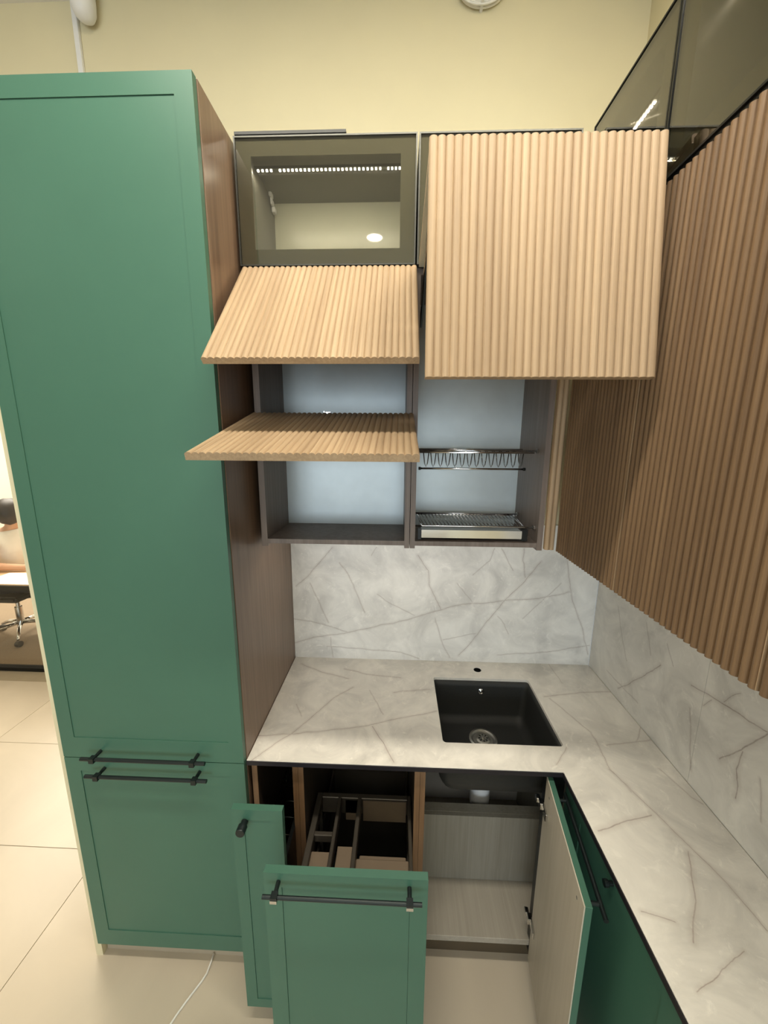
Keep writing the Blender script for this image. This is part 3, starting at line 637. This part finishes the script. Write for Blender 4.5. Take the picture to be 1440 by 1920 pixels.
# swung door
dv = Vector((-.047, -.345, 0)); L = .352; a = math.atan2(dv.y, dv.x)
mw = Matrix.Translation((.986, -.592, 0)) @ Matrix.Rotation(a, 4, 'Z')   # local x along the door, local +y points to the right-hand outer face
dd = box('door', [(0, L, 0.003, .019, .08, .866)], 'green', S, .0008, mw)
box('inner_face', (.0005, L-.0005, 0, .0028, .081, .865), 'door_in', dd, 0, mw)
bh = Matrix.Translation((0,.019,0)) @ Matrix.Rotation(math.pi, 4, 'Z')
h = bmesh.new(); addtube(h, [(.02,.053,.83),(.348,.053,.83)], .006, 12)
for x in (.045,.315): addtube(h, [(x,.019,.83),(x,.055,.83)], .005, 10)
bm2('handle', h, 'handle', dd, mw)
for z in (.756, .265):
    hg = bmesh.new(); addbox(hg, -.012, .012, -.016, -.001, z-.012, z+.012); addbox(hg, .010, .05, -.008, -.0005, z-.014, z+.014); addbox(hg, -.03, -.010, -.022, -.008, z-.009, z+.009)
    bmesh.ops.bevel(hg, geom=list(hg.edges), offset=.002, segments=1, affect='EDGES')
    bm2('hinge', hg, 'chrome', S, mw)
for x, z in ((.31,.83),(.045,.83)): lathe('screw', [(.004,-.0015),(.004,0)], (x, -.0005, z), 'chrome', dd, 10, 'y', mw)

# right base run
labs = ['green base cabinet on the right run, next to the open sink door', 'green base cabinet on the right run, second from the corner', 'green base cabinet on the right run behind the viewer']
yq = [-.64, -1.10, -1.56, -2.02]
for i in range(3):
    y0, y1 = yq[i], yq[i+1]
    c = thing('base_cabinet', labs[i], 'cabinet', (1.2, (y0+y1)/2, 0), 'green base cabinets along the right wall')
    box('carcass', [(1.072,1.395,y0-.018,y0-.001,.10,.88),(1.072,1.395,y1+.001,y1+.018,.10,.88),(1.072,1.395,y1+.018,y0-.018,.10,.118),(1.385,1.395,y1+.018,y0-.018,.118,.88)], 'inner_dark', c)
    mw = Matrix.Translation((1.052, y0-.0015, 0)) @ Matrix.Rotation(-math.pi/2, 4, 'Z')
    dr = shaker('door', 0, y0-y1-.003, .08, .855, 0, 'green', c, .05, mw=mw)
    lathe('knob', [(.006,0),(.006,.010),(.009,.012),(.009,.022)], (.22, 0, .826), 'handle', dr, 18, 'y', mw)
    box('plinth', (1.10,1.115,y1,y0,0,.099), 'kick', c)
tag(box('corner_filler', (1.052, 1.071, -.639, -.590, .08, .876), 'green'), 'dark green corner filler post behind the open sink door', 'filler')

# ------------------------------------------------------------------ small things
tag(tube('cable', [(-.19,-.590,.012),(-.191,-.61,.005),(-.192,-.64,.004),(-.20,-.66,.004),(-.228,-.71,.004),(-.245,-.745,.004),(-.262,-.79,.004),(-.27,-.86,.004),(-.26,-.97,.004),(-.2,-1.1,.004)], .0035, 'cable'),
    'thin white cable running over the floor from under the tall green cabinet', 'cable')
tag(box('conduit', (-.722,-.703,-.014,-.0005,2.36,3.499), 'white', None, .002), 'flat white cable duct running up the cream rear wall', 'conduit')
o = lathe('wall_sensor', [(.003,-.086),(.018,-.083),(.030,-.073),(.037,-.056),(.039,-.03),(.039,.0),(.036,.01)], (-.652,-.042,3.487), 'white', None, 28)
tag(o, 'white rounded fitting hanging beside the cable duct near the ceiling', 'fitting')
for p in o.data.polygons: p.use_smooth = True
bm = bmesh.new()
for k, (r, dy, dx) in enumerate(((.066,0,0),(.060,.008,.004),(.070,.015,-.004),(.052,.006,.01))):
    addtube(bm, [(.757+dx+r*1.15*math.cos(t*math.pi/16), -.012-dy, 3.478+.2*dx+.75*r*math.sin(t*math.pi/16)) for t in range(32)], .004, 6, True)
o = bm2('cable_coil', bm, 'cable', None, None, True); tag(o, 'coiled translucent cable hung on the cream wall near the ceiling', 'cable')
box('wall_hook', (.752,.762,-.04,0,3.425,3.433), 'white', o)
for i, (x, y, lab) in enumerate(((.28,-2.48,'round recessed ceiling downlight behind the viewer, mirrored in the glass cabinet'),)):
    o = thing('downlight', lab, 'light', (x, y, 3.49)); lathe('bezel', [(.075,0),(.075,-.008),(.062,-.010),(.062,0)], (x, y, 3.499), 'white', o, 36)
    lathe('lamp_disc', [(.060,0),(.060,-.004)], (x, y, 3.496), emit('downlight_disc', (1,.9,.74,1), 14), o, 36)
o = thing('linear_light', 'long linear ceiling lamp above the viewer', 'light', (.5,-1.3,3.47)); box('housing', (-.5,1.34,-1.36,-1.24,3.46,3.499), 'white', o)
